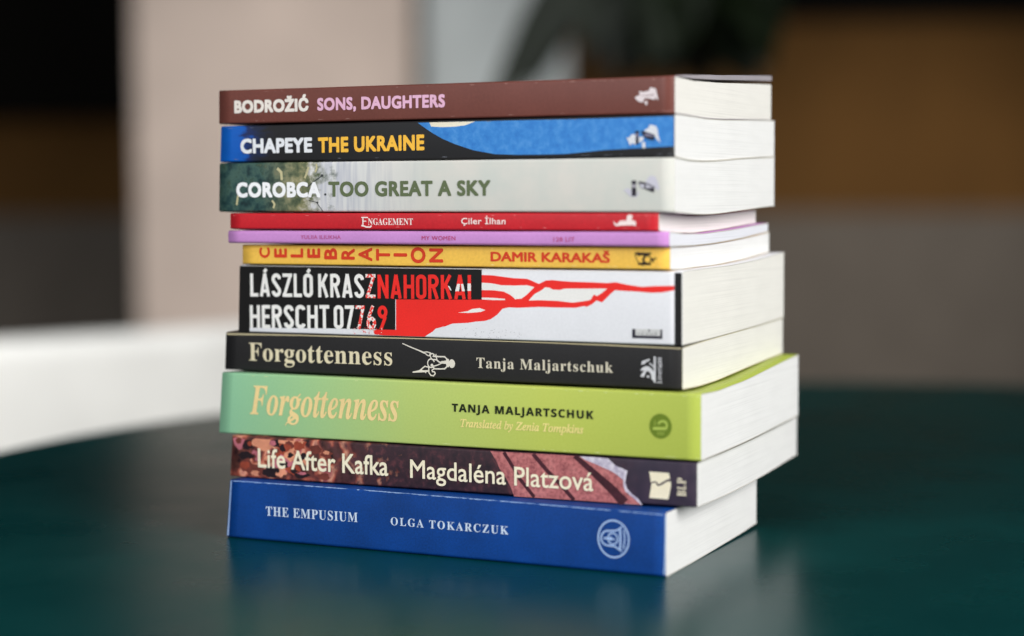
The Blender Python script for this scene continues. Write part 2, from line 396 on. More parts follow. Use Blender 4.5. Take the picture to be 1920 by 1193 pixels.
def letters(par, name, txt, style, off, track, a, b, h, mat, layer=5):
    """baseline from a to b (u, z in mm), cap height h (mm)"""
    v, f0 = text_mesh(txt, style, min(off, 0), track)
    x0 = min(x for x, y in v) - max(off, 0); x1 = max(x for x, y in v) + max(off, 0); ch = cap(style, 0) + 2 * max(off, 0)
    V = []; f = []; k = max(.001, (b[0] - a[0]) / (x1 - x0)); sh = [(0, 0)]
    if off > 0: sh = [(off * math.cos(R(45 * i)) * (1.2 if i % 2 else 1), off * math.sin(R(45 * i)) * (1.2 if i % 2 else 1)) for i in range(8)] + [(0, 0)]
    for li, (dx, dy) in enumerate(sh):
        o = len(V)
        for x, y in v:
            q = (x + dx - x0) / (x1 - x0)
            V.append(((a[0] + (b[0] - a[0]) * q) * MM, -(layer * LAY + li * .003) * MM, (a[1] + (b[1] - a[1]) * q + (y + dy + max(off, 0)) / ch * h) * MM))
        f += [tuple(i + o for i in q) for q in f0]
    return mesh(name, V, f, mat, par)
def turned(par, name, items, style, off, mat, layer=5):
    """letters each turned a quarter to the left: (char, u0, u1, z0, z1)"""
    V = []; F = []
    for ch_, u0, u1, z0, z1 in items:
        v, f0 = text_mesh(ch_, style, 0)
        sh = [(off * math.cos(R(45 * i)), off * math.sin(R(45 * i))) for i in range(8)] if off > 0 else [(0, 0)]
        nv = len(v); v = [(x + dx, y + dy, li) for li, (dx, dy) in enumerate(sh) for x, y in v]
        f = [tuple(i + li * nv for i in q) for li in range(len(sh)) for q in f0]
        x0 = min(p[0] for p in v); x1 = max(p[0] for p in v); y0 = min(p[1] for p in v); y1 = max(p[1] for p in v)
        o = len(V)
        for x, y, li in v:
            V.append(((u1 + (u0 - u1) * (y - y0) / (y1 - y0)) * MM, -(layer * LAY + li * .003) * MM, (z0 + (z1 - z0) * (x - x0) / (x1 - x0)) * MM))
        F += [tuple(i + o for i in q) for q in f]
    return mesh(name, V, F, mat, par)
from mathutils.geometry import tessellate_polygon
class Print:
    """flat printed shapes gathered into one mesh; every new shape lies a hair above the one before"""
    def __init__(s, base=1): s.v = []; s.f = []; s.m = []; s.i = []; s.k = base * LAY
    def mat(s, m):
        if m not in s.m: s.m.append(m)
        return s.m.index(m)
    def poly(s, pts, m, dk=.004):
        s.k += dk; o = len(s.v)
        for u, z in pts: s.v.append((u * MM, -s.k * MM, z * MM))
        for t in tessellate_polygon([[Vector((p[0], p[1], 0)) for p in pts]]):
            a, b, c = [Vector(s.v[o + i]) for i in t]
            q = t if (b - a).cross(c - a).y < 0 else t[::-1]
            s.f.append(tuple(o + i for i in q)); s.i.append(s.mat(m))
        return s
    def stroke(s, pts, w, m, closed=False, w1=None):
        """ribbon of width w along a centre line, mitred joins"""
        P = [Vector(p) for p in pts]; n = len(P); Lf = []; Rt = []
        for i in range(n):
            a = P[i - 1] if (i or closed) else None; b = P[(i + 1) % n] if (i < n - 1 or closed) else None
            d1 = (P[i] - a).normalized() if a is not None else None; d2 = (b - P[i]).normalized() if b is not None else None
            d1 = d1 or d2; d2 = d2 or d1
            nn = (Vector((-d1.y, d1.x)) + Vector((-d2.y, d2.x)))
            nn = nn.normalized() if nn.length > 1e-6 else Vector((-d1.y, d1.x))
            ww = w if w1 is None else w + (w1 - w) * i / (n - 1)
            c = max(.35, nn.dot(Vector((-d1.y, d1.x)))); k = ww / 2 / c
            Lf.append(P[i] + nn * k); Rt.append(P[i] - nn * k)
        s.k += .004; o = len(s.v)
        for a, b in zip(Lf, Rt):
            s.v += [(a.x * MM, -s.k * MM, a.y * MM), (b.x * MM, -s.k * MM, b.y * MM)]
        for i in range(n if closed else n - 1):
            j = (i + 1) % n; s.f.append((o + 2*i, o + 2*i + 1, o + 2*j + 1, o + 2*j)); s.i.append(s.mat(m))
        return s
    def ring(s, c, rx, rz, w, m, a0=0, a1=360, n=40):
        pts = [(c[0] + rx * math.cos(R(a0 + (a1 - a0) * i / n)), c[1] + rz * math.sin(R(a0 + (a1 - a0) * i / n))) for i in range(n + (a1 - a0 < 360))]
        return s.stroke(pts, w, m, closed=(a1 - a0 >= 360))
    def dot(s, c, rx, rz, m, n=28):
        return s.poly([(c[0] + rx * math.cos(2 * math.pi * i / n), c[1] + rz * math.sin(2 * math.pi * i / n)) for i in range(n)], m)
    def done(s, name, par):
        return mesh(name, s.v, s.f, None, par, mats=s.m, fmi=s.i)

def into_cover(e, o):
    """wear is part of the cover's own mesh"""
    c_ = [k for k in e.children if k.name.startswith('cover')][0]
    base = len(c_.data.materials); bm = bmesh.new(); bm.from_mesh(c_.data); n0 = len(bm.faces); bm.from_mesh(o.data)
    bm.faces.ensure_lookup_table()
    for f_ in bm.faces[n0:]: f_.material_index += base; f_.smooth = False
    for m in o.data.materials: c_.data.materials.append(m)
    bm.to_mesh(c_.data); bm.free(); bpy.data.objects.remove(o)

EDGE = speckled('cover_board_edge', (205, 202, 194), .06)
CREAM_PAGES = page_mat('cream_pages', (234, 232, 226))
WHITE_PAGES = page_mat('white_pages', (236, 236, 235))
COOL_PAGES = page_mat('cool_white_pages', (231, 232, 240))
WHITE = ink('white_ink', (236, 234, 230)); BLACK = ink('black_ink', (24, 22, 24)); CREAM = ink('cream_ink', (232, 224, 196))

def start_book(key, label, cover, pages, r=.6, lift=None, edge=None, rb=None):
    B = BOOKS[key]; kt, kb = B['top'], B['bot']
    B['top'] = lambda t: interp(kt, t); B['bot'] = lambda t: interp(kb, t)
    e = empty('paperback_book', label, 'book', B['loc'], B['yaw'], 'books stacked on the green table')
    make_cover(B, cover, edge or EDGE, e, r, .32, lift, rb); make_pages(B, pages, e, .34, r, rb or r)
    return e

def rub(e, B, col, n, layer=1):
    """ink rubbed off along the spine's edges and corners, and a few fine creases"""
    p = Print(layer); m = ink('rubbed_ink', col)
    (uTL, zTL), (uBL, zBL), (uTR, zTR), (uBR, zBR) = B['sp']
    for i in range(n):
        s_ = random.random() ** .8 if i % 2 else 1 - random.random() ** 3 * .3; topside = random.random() < .6
        u = (uTL + (uTR - uTL) * s_) if topside else (uBL + (uBR - uBL) * s_)
        z = (zTL + (zTR - zTL) * s_ - .95) if topside else (zBL + (zBR - zBL) * s_ + .95)
        L = random.uniform(.3, 1.6); h = random.uniform(.05, .2) * (1 if topside else -1)
        u = min(max(u, min(uTL, uTR) + L + .8), -L - .2)
        p.poly([(u - L, z), (u - L * .2, z - h), (u + L * .6, z - h * .5), (u + L, z), (u, z + h * .4)], m, .0004)
    for i in range(5):
        z = zBR + (zTR - zBR) * (i + 1) / 6 + random.uniform(-.8, .8); L = random.uniform(.25, .7)
        p.poly([(-.02, z - L), (-.16 - .1 * random.random(), z), (-.02, z + L)], m, .0004)
    into_cover(e, p.done('rubbed_edge', e))

# ---- the blue book at the bottom
bl = speckled('royal_blue_cloth_paper', (4, 61, 135), .2, 1300, .55)
e = start_book('blue', 'thick royal blue paperback with small white capitals, lowest of the stack, lying on the table', bl, WHITE_PAGES, .5, None, None, 1.5)
letters(e, 'title', 'THE EMPUSIUM', 'serif', 0, 1.12, (-179.88, 10.97), (-135.16, 11.43), 3.87, ink('pale_blue_ink', (205, 220, 240)))
letters(e, 'author_name', 'OLGA TOKARCZUK', 'serif', 0, 1.25, (-119.58, 11.43), (-66.23, 11.58), 3.22, ink('pale_blue_ink', (205, 220, 240)))
LB = ink('light_blue_ink', (172, 198, 238)); p = Print(4)
p.ring((-21.43, 13.31), 6.35, 7.2, .62, LB)
p.stroke([(-25.95, 11.63), (-26.52, 12.42), (-26.57, 13.54), (-26.24, 14.68), (-25.5, 15.72), (-24.45, 16.22), (-22.36, 16.4), (-20.58, 16.57), (-19.39, 17.09), (-18.21, 18.01), (-17.88, 18.36)], .6, LB)
p.stroke([(-25.95, 11.63), (-25.2, 10.92), (-24.16, 10.58), (-22.37, 10.51), (-20.88, 10.42), (-19.69, 9.75), (-18.51, 9.08), (-17.89, 8.85)], .6, LB)
p.stroke([(-18.65, 17.08), (-18.51, 13.61), (-18.66, 9.55)], .75, LB)
p.stroke([(-17.1, 17.19), (-16.76, 13.74), (-17.25, 9.67)], .5, LB)
p.ring((-21.73, 13.38), 2.05, 2.15, .55, LB)
p.stroke([(-25.5, 13.34), (-22.96, 13.4)], .7, LB); p.stroke([(-22.96, 13.26), (-20.66, 13.13)], .5, LB)
p.dot((-22.52, 13.32), .7, .75, LB)
p.done('publisher_mark', e)
wear = ink('worn_blue_edge', (150, 178, 222)); p = Print(1)
TOPB = [(-197.4, 25.39), (-163.53, 25.62), (-127.64, 25.63), (-90.76, 25.47), (-55.42, 25.31), (-28.19, 25.11), (0.11, 24.85)]
for i in range(150):
    q = random.random() * (len(TOPB) - 1.001); k = int(q); fx = q - k
    u = TOPB[k][0] + (TOPB[k + 1][0] - TOPB[k][0]) * fx; z = TOPB[k][1] + (TOPB[k + 1][1] - TOPB[k][1]) * fx - .62
    L = random.uniform(.6, 3.4); h = random.uniform(.10, .38)
    u = min(max(u, -196.5 + L), -L); p.poly([(u - L, z), (u - L * .3, z - h), (u + L * .6, z - h * .6), (u + L, z), (u, z + .12)], wear, .0004)
p.poly([(-197.41, 24.81), (-198.07, 18.1), (-198.77, 9.99), (-199.75, 0.92), (-198.93, 0.98), (-198.23, 9.34), (-197.54, 17.68), (-196.86, 24.85)], wear)
p.poly([(-0.43, 23.68), (-0.42, 17.12), (-0.62, 8.88), (-0.94, 1.04), (-0.29, 1.09), (0.04, 10.99), (0.2, 23.73)], wear)
into_cover(e, p.done('worn_edge', e))

# ---- the painted plum book
t = NT('painted_plum_cover', (52, 32, 42), .48, .25)
n1 = t.noise(120, 1.5, .5, 1.15, 1, 1.0); n2 = t.noise(240, 3, .6, 1.2, 1, 1); x = t.axis(0)
blobs = t.ramp(n1, [(.40, (28, 16, 24)), (.475, (78, 30, 36)), (.53, (176, 88, 70)), (.60, (230, 162, 134)), (.68, (168, 84, 92))])
blobs = t.mix(.18, blobs, t.ramp(n2, [(.35, (30, 18, 26)), (.6, (214, 128, 104))]))
plum = t.ramp(n2, [(.3, (36, 28, 36)), (.55, (58, 38, 46)), (.72, (92, 52, 58))])
edge_x = t.math('ADD', x, t.maprange(n2, .3, .7, -.02, .02))
c = t.mix(t.maprange(edge_x, -.170, -.138, 0, 1), blobs, plum)
right = t.ramp(n1, [(.3, (44, 38, 54)), (.7, (62, 50, 66))])
t.color(t.mix(t.maprange(x, -.05, -.022, 0, 1), c, right)); t.bump(n2, .06, .0001)
e = start_book('kafka', 'dark plum paperback with painted pink planks and cream lettering, second from the bottom', t.m, WHITE_PAGES, .8)
DB = {k: speckled('daub_' + k, c_, .22, 350) for k, c_ in (('peach', (214, 142, 112)), ('dark', (34, 22, 28)), ('rose', (184, 104, 116)), ('rust', (150, 66, 48)), ('brick', (112, 54, 46)))}
p = Print(1)
def daub(c_, rx, rz, k):
    n = 16; ph = random.uniform(0, 6)
    pts = []
    for i in range(n):
        a = 2 * math.pi * i / n; q = .72 + .34 * noise.noise(Vector((math.cos(a) * 1.6 + ph, math.sin(a) * 1.6, ph))) + random.uniform(-.12, .16)
        pts.append((c_[0] + rx * q * math.cos(a), min(17.0, max(.7, c_[1] + rz * q * math.sin(a)))))
    p.poly(pts, DB[k])
for c_, rx, rz, k in zip([(-206.05, 15.16), (-201.21, 14.02), (-193.94, 15.1), (-197.65, 10.04), (-202.91, 9.4), (-201.37, 4.61), (-196.95, 3.13), (-190.94, 2.79), (-187.13, 16.14), (-181.18, 15.76), (-182.82, 12.58), (-175.66, 16.05), (-182.9, 7.05), (-185.35, 3.11), (-178.98, 4.52), (-188.41, 11.24), (-173.39, 9.65), (-167.85, 14.07), (-162.82, 11.95), (-175.06, 2.69), (-164.11, 2.66), (-191.64, 8.64), (-180.47, 10.64)],
    (4, 3.4, 6.5, 3, 5, 6, 6, 4.4, 4, 6.6, 4, 4, 7, 3.4, 5, 3, 4, 4, 4, 5, 4, 3, 4), (4, 3, 3.6, 3, 2.6, 4, 3, 3, 3, 5.2, 4, 4, 5, 2.6, 2.6, 3, 3, 2.4, 2.2, 1.8, 1.8, 3, 3),
    ('rose', 'dark', 'peach', 'rose', 'dark', 'brick', 'brick', 'dark', 'dark', 'peach', 'rust', 'rust', 'rose', 'peach', 'rust', 'brick', 'dark', 'brick', 'brick', 'dark', 'brick', 'rust', 'peach')):
    daub(c_, rx, rz, k)
    daub((c_[0] + random.uniform(-2, 2), c_[1] + random.uniform(-1.5, 1.5)), rx * .5, rz * .5, random.choice(['peach', 'rust', 'dark', 'rose', 'brick']))
p.done('painted_daubs', e)
tp = NT('painted_pink_planks', (196, 122, 124), .5, .25); n1 = tp.noise(140, 4, .6, 1, 1, 1.5); n2 = tp.noise(700, 2)
tp.color(tp.mix(.6, tp.ramp(n1, [(.3, (128, 66, 72)), (.5, (184, 106, 108)), (.72, (212, 140, 138))]), tp.ramp(n2, [(.35, (120, 64, 68)), (.6, (190, 116, 114))])))
tf = NT('painted_white_fringe', (196, 190, 208), .5, .25); n1 = tf.noise(500, 3)
tf.color(tf.ramp(n1, [(.3, (150, 140, 166)), (.7, (222, 216, 226))]))
tl = speckled('painted_plank_gap', (66, 30, 40), .3, 500)
p = Print(1)
p.poly([(-49.71, 17.53), (-43.24, 17.61), (-36.53, 17.43), (-34.5, 15.74), (-33.34, 14.71), (-30.45, 13.78), (-28.43, 12.97), (-29.01, 10.31), (-29.3, 8.11), (-28.44, 5.87), (-26.42, 3.92), (-24.12, 2.43), (-22.29, -0.07), (-30.46, -0.06), (-35.09, 5.01), (-43.84, 11.63)], tf.m)
p.poly([(-87.2, 17.55), (-80.94, 17.55), (-68.19, 17.62), (-58.61, 17.65), (-48.53, 17.54), (-45.88, 16.19), (-40.91, 14.55), (-35.09, 12.42), (-32.77, 11.18), (-30.17, 9.15), (-30.17, 6.96), (-29.3, 4.83), (-25.85, 2.32), (-22.69, -0.04), (-32.19, 0.04), (-46.8, 0.02), (-58.66, -0.03), (-67.06, -0.13), (-76.76, -0.19), (-78.27, 3.42), (-80.08, 6.69), (-82.82, 10.18), (-84.76, 14.02)], tp.m)
p.stroke([(-81.25, 17.42), (-77.01, 11.36), (-74.29, 7.04), (-70.67, 3.06), (-67.96, 0.04)], 1.5, tl)
p.stroke([(-68.5, 17.49), (-62.21, 10.83), (-58.64, 7.7), (-54.78, 4.05), (-50.93, 0.03)], 1.7, tl)
p.stroke([(-50.59, 17.64), (-44.42, 12.97), (-40.33, 9.64), (-35.09, 5.45), (-29.59, 0.21)], 1.9, tl, False, 4.2)
for i in range(34):
    u = random.uniform(-66, -24); z = random.uniform(2, 15); p.stroke([(u, z), (u + random.uniform(-.4, .4), z + random.uniform(.6, 2.2))], .10, tl)
p.done('painted_planks', e)
KC = ink('cream_title_ink', (240, 230, 202))
letters(e, 'title', 'Life After Kafka', 'sans', .013, 1.0, (-196.46, 4.75), (-133.59, 4.72), 8.21, KC, 11)
letters(e, 'author_name', 'Magdaléna Platzová', 'sans', .008, 1.0, (-123.4, 4.58), (-42.56, 4.1), 7.61, KC, 11)
p = Print(4)
p.poly([(-19.38, 13.23), (-11.32, 13.11), (-10.93, 10.86), (-12.17, 10.51), (-13.86, 9.49), (-15.56, 8.41), (-16.42, 9.55), (-17.84, 9.47), (-18.69, 9.03)], KC)
p.poly([(-18.41, 8.67), (-16.82, 9.09), (-16.02, 7.73), (-14.32, 8.22), (-12.17, 9.7), (-10.59, 9.91), (-10.47, 8.18), (-11.59, 2.81), (-19.37, 2.96)], KC)
p.done('publisher_mark', e)
turned(e, 'publisher_name', [('B', *(-7.94, 11.58)[:1], *(-4.46, 11.79)[:1], *(-6.52, 4.43)[1:], *(-6.52, 6.59)[1:]), ('L', *(-7.94, 11.58)[:1], *(-4.46, 11.79)[:1], *(-6.53, 7.03)[1:], *(-6.53, 8.86)[1:]), ('P', *(-7.94, 11.58)[:1], *(-4.46, 11.79)[:1], *(-6.53, 9.29)[1:], *(-6.53, 11.45)[1:])], 'serif', .0, KC)

# ---- the green book
t = NT('mint_to_lime_cover', (176, 198, 80), .48, .25); x = t.axis(0); n1 = t.noise(1200, 2)
g = t.ramp(t.maprange(x, -.218, 0), [(0, (134, 190, 156)), (.18, (152, 196, 142)), (.42, (178, 198, 112)), (.7, (186, 197, 90)), (1, (168, 182, 74))])
t.color(t.mix(.05, g, t.ramp(n1, [(.3, (110, 140, 60)), (.7, (230, 240, 150))]))); t.bump(n1, .1, .0001)
e = start_book('green', 'thick mint to lime green paperback with a pale orange italic title', t.m, WHITE_PAGES, .85)
letters(e, 'title', 'Forgottenness', 'bolditalic', .006, 1.0, (-203.14, 8.99), (-130.72, 9.33), 12.38, ink('pale_orange_ink', (240, 212, 150)))
p = Print(6); p.stroke([(-179.67, 9.35), (-182.35, 7.5), (-184.56, 6.25), (-185.65, 4.87)], 1.5, ink('pale_orange_ink', (240, 212, 150)), False, .2); p.stroke([(-180.03, 16.59), (-178.96, 17.55), (-177.75, 18.74)], .5, ink('pale_orange_ink', (240, 212, 150)))
p.done('title_swash', e)
letters(e, 'author_name', 'TANJA MALJARTSCHUK', 'bold', .016, 1.16, (-106.29, 14.58), (-44.23, 14.41), 3.29, ink('black_green_ink', (26, 34, 16)))
letters(e, 'translator_line', 'Translated by Zenia Tompkins', 'italic', .022, 1.0, (-102.47, 8.45), (-48.53, 8.47), 3.29, ink('pale_yellow_ink', (238, 222, 142)))
GD = ink('olive_ink', (104, 126, 34)); GL = ink('light_olive_ink', (172, 192, 88)); p = Print(4)
p.dot((-16.36, 13.05), 4.55, 4.85, GD, 40)
for k in range(5): p.stroke([(-18.67, 15.18), (-18.67, 13.24)] if k == 0 else [((-18.16, 10.83)[0] + .75 * k, (-18.16, 10.95)[1]), ((-18.16, 10.83)[0] + .75 * k, (-18.15, 9.61)[1])], .22, GL)
p.stroke([(-19.5, 12.04), (-16.75, 12.14), (-13.93, 12.23)], 1.1, GL)
p.stroke([(-17.26, 13.79), (-16.88, 14.54), (-15.85, 15.01), (-14.7, 15.01), (-13.94, 14.32), (-13.74, 13.36), (-13.93, 12.38)], .8, GL)
p.done('publisher_mark', e)

rub(e, BOOKS['green'], (214, 224, 160), 40)

# ---- the charcoal book with the clock hands
t = speckled('charcoal_cover', (36, 35, 36), .12, 900, .5)
e = start_book('blackf', 'charcoal black paperback with cream serif title and white clock hands, fourth from the bottom', t, CREAM_PAGES, .85, None, speckled('cream_board_edge', (206, 196, 164), .08))
FC = ink('warm_cream_ink', (224, 212, 180))
letters(e, 'title', 'Forgottenness', 'serif', 0, 1.03, (-197.78, 4.42), (-127.31, 4.82), 7.67, FC)
letters(e, 'author_name', 'Tanja Maljartschuk', 'serif', 0, 1.12, (-88.32, 5.26), (-28.77, 5.49), 4.14, ink('grey_cream_ink', (212, 204, 184)))
CW = ink('bone_ink', (222, 216, 204)); p = Print(4)
p.poly([(-122.66, 13.99), (-122.3, 14.27), (-117.24, 12.51), (-112.29, 10.94), (-111.94, 10.64), (-112.47, 10.23), (-114.77, 11.18), (-119.01, 12.61)], CW)
p.stroke([(-112.47, 10.78), (-111.06, 10.98), (-109.47, 10.65), (-109.83, 9.46), (-110.54, 9.44), (-111.59, 10.18), (-112.47, 10.62)], .42, CW)
p.stroke([(-109.56, 10.56), (-109.48, 9.47), (-109.14, 8.54), (-108.62, 7.94)], .5, CW)
p.stroke([(-109.65, 10.17), (-108.42, 10.37), (-107.72, 10.0), (-108.08, 9.28), (-107.02, 9.16), (-106.75, 10.19)], .5, CW)
p.stroke([(-107.9, 9.37), (-105.27, 9.22), (-102.82, 9.26), (-101.95, 8.48), (-101.61, 7.09)], .55, CW)
p.stroke([(-108.62, 7.86), (-106.68, 7.92), (-105.29, 6.96), (-103.36, 6.79)], .55, CW); p.stroke([(-106.67, 9.18), (-106.33, 7.7)], .5, CW)
p.stroke([(-108.11, 5.14), (-106.17, 5.68), (-103.89, 6.69)], .45, CW)
p.stroke([(-107.59, 4.14), (-105.31, 4.17), (-102.86, 4.31), (-101.63, 5.37)], .55, CW)
p.ring((-109.12, 6.35), 1.55, 1.75, .48, CW, 20, 330); p.dot((-108.72, 5.58), .6, .6, CW)
p.poly([(-104.94, 6.5), (-104.23, 7.46), (-103.36, 7.49), (-101.78, 7.86), (-101.78, 8.49), (-100.9, 8.36), (-100.74, 6.96), (-100.75, 5.87), (-100.93, 5.09), (-101.98, 4.89), (-102.14, 6.29)], CW)
p.dot((-99.52, 6.54), 1.45, 1.75, CW)
p.poly([(-117.95, 2.49), (-117.69, 2.14), (-112.01, 2.56), (-110.24, 3.49), (-112.71, 3.32), (-113.77, 3.83), (-114.84, 3.24)], CW)
p.stroke([(-113.77, 3.67), (-111.99, 4.99), (-110.14, 4.67), (-107.76, 4.68)], .5, CW)
p.stroke([(-111.66, 2.18), (-111.48, 2.82), (-110.24, 3.1)], .45, CW)
p.stroke([(-110.14, 4.59), (-110.16, 2.55), (-109.2, 1.33), (-107.97, 1.23), (-107.17, 2.2), (-107.6, 2.88), (-108.48, 2.93), (-108.74, 3.7)], .5, CW)
p.stroke([(-107.93, 5.46), (-107.77, 4.05), (-108.48, 3.71)], .5, CW)
p.done('clock_hands', e)
LW = ink('silver_ink', (212, 212, 216)); p = Print(4)
p.stroke([(-11.3, 12.4), (-11.29, 2.28)], .75, LW)
p.poly([(-17.33, 6.74), (-16.37, 7.92), (-14.92, 8.59), (-13.72, 8.52), (-12.52, 7.55), (-11.91, 6.55), (-11.44, 7.93), (-13.72, 9.77), (-13.24, 9.9), (-11.32, 8.61), (-11.31, 2.96), (-12.51, 3.36), (-12.75, 5.16), (-13.48, 6.49), (-14.68, 6.67), (-15.16, 5.75), (-15.4, 5.17), (-15.76, 4.37), (-17.33, 4.42), (-16.37, 5.93), (-15.76, 6.29), (-15.88, 6.86)], LW)
p.poly([(-16.85, 9.09), (-16.61, 10.34), (-15.65, 10.83), (-13.36, 11.48), (-13.36, 10.91), (-14.68, 10.3), (-15.4, 9.48)], LW)
p.poly([(-14.8, 4.52), (-14.08, 5.11), (-13.23, 4.46), (-14.08, 4.09)], LW)
p.done('publisher_mark', e)
letters_px = 'Liveright'; zs = [(-9.39, 2.1)[1], (-9.4, 12.4)[1]]; us = [(-10.24, 7.52)[0], (-8.44, 7.59)[0]]
wd = {'L': 1.2, 'i': .6, 'v': 1.1, 'e': 1.0, 'r': .85, 'g': 1.1, 'h': 1.1, 't': .8}; tot = sum(wd[c_] for c_ in letters_px); acc = 0; items = []
for c_ in letters_px:
    a = zs[0] + (zs[1] - zs[0]) * acc / tot; acc += wd[c_]; b = zs[0] + (zs[1] - zs[0]) * (acc - .12) / tot
    items.append((c_, us[0] + (0 if c_ in 'Liht' else (us[1] - us[0]) * .25), us[1] + (.25 if c_ == 'g' else 0), a, b))
turned(e, 'publisher_name', items, 'serif', .0, LW)
p = Print(1); cr = ink('rubbed_cream_edge', (188, 176, 142))
TB = [(-209.51, 15.5), (-172.67, 15.88), (-136.26, 16.05), (-98.85, 16.17), (-63.0, 16.19), (-30.85, 16.13), (-0.34, 15.75)]
p.poly([(TB[0][0] + 1, TB[0][1] - .35)] + [(a, z + .02 + random.uniform(-.15, .05)) for a, z in TB[1:-1]] + [(TB[-1][0] - .4, TB[-1][1] - .1)] + [(a, z + .42) for a, z in TB[::-1]], cr)
into_cover(e, p.done('rubbed_edge', e))

# ---- the wide red, white and black book
t = speckled('white_cover', (230, 230, 234), .03, 900, .42)
e = start_book('hersch', 'thickest paperback with a red branching shape on its white and black spine', t, CREAM_PAGES, .7)
RED = ink('red_ink', (238, 44, 38)); HB = ink('deep_black_ink', (22, 21, 21)); p = Print(1)
p.poly([(-125.53, 15.6), (-98.19, 16.17), (-91.78, 16.3), (-87.14, 16.3), (-86.85, 17.23), (-86.83, 20.34), (-86.81, 22.92), (-86.79, 26.28)] + [(-81.15, 26.21), (-76.02, 25.67), (-71.48, 25.23), (-65.83, 25.06), (-63.59, 24.33), (-60.52, 23.11), (-57.44, 24.53), (-54.66, 24.73), (-51.89, 24.52), (-46.38, 24.21), (-38.18, 24.15), (-31.68, 23.96), (-27.37, 24.33), (-23.08, 23.5), (-16.7, 22.72), (-11.42, 23.11), (-3.3, 23.36), (-3.3, 21.64), (-8.26, 20.71), (-12.47, 20.48), (-18.82, 20.85), (-24.15, 21.0), (-27.91, 21.18), (-29.52, 19.9), (-31.14, 18.37), (-33.31, 16.32), (-35.74, 17.02), (-37.65, 15.47), (-39.83, 14.42), (-40.92, 14.74), (-44.76, 13.95), (-51.92, 13.89), (-60.27, 13.95), (-70.4, 13.37), (-73.81, 13.49), (-76.66, 12.81), (-78.96, 10.44), (-81.83, 8.56), (-84.71, 7.71), (-88.76, 7.35), (-92.24, 6.73), (-99.25, 6.29), (-101.31, 5.55), (-103.97, 4.59)] + [(-102.97, 5.14), (-104.74, 4.57), (-107.11, 3.98), (-108.6, 2.63), (-110.69, 1.51), (-112.19, 0.52), (-121.47, 0.51), (-131.76, 0.52), (-135.91, 0.78), (-136.62, 2.36), (-134.17, 2.96), (-125.66, 2.93)], RED)
for q in ([(-86.06, 23.19), (-81.75, 23.01), (-77.18, 22.31), (-71.49, 22.26), (-65.85, 22.51), (-62.48, 21.8), (-65.86, 18.68), (-68.12, 17.1), (-70.95, 16.79), (-73.21, 18.54), (-76.05, 19.76), (-80.62, 20.19), (-86.08, 20.19)],
          [(-86.1, 17.14), (-81.21, 17.14), (-75.5, 16.85), (-75.5, 16.33), (-80.64, 16.23), (-86.1, 16.42)],
          [(-57.73, 21.79), (-55.78, 21.67), (-54.4, 20.94), (-51.35, 20.89), (-49.14, 21.44), (-40.36, 21.6), (-31.14, 21.77), (-33.3, 20.07), (-35.47, 18.78), (-36.83, 19.35), (-38.19, 17.22), (-40.92, 16.66), (-45.85, 15.95), (-52.47, 16.51), (-60.26, 16.65), (-65.03, 16.4), (-62.49, 19.0), (-59.41, 20.59)],
          [(-96.88, 10.78), (-92.21, 11.52), (-90.46, 12.39), (-86.99, 12.88), (-84.4, 12.12), (-86.42, 11.29), (-91.64, 10.8)]): p.poly(q, WHITE)
p.poly([(-202.49, 28.41), (-85.84, 28.5), (-85.92, 16.26), (-125.84, 15.6), (-125.97, 2.92), (-129.61, 2.91), (-157.18, 2.68), (-197.88, 1.82), (-197.92, -0.07), (-203.55, -0.0)], HB)
p.poly([(-3.2, 28.51), (-0.19, 28.41), (-0.13, 0.52), (-3.16, 0.62)], HB)
for i in range(46):
    x0 = random.uniform(-95, -68); z0 = random.uniform(.8, 4.6); p.dot((x0, z0), random.uniform(.06, .16), random.uniform(.06, .14), HB if i % 3 else ink('grey_ink', (120, 118, 120)), 6)
for i in range(60):
    x0 = random.uniform(-146, -132); z0 = random.uniform(.6, 3.6); p.dot((x0, z0), random.uniform(.1, .3), random.uniform(.1, .25), RED if i % 2 else WHITE, 6)
p.done('spine_artwork', e)
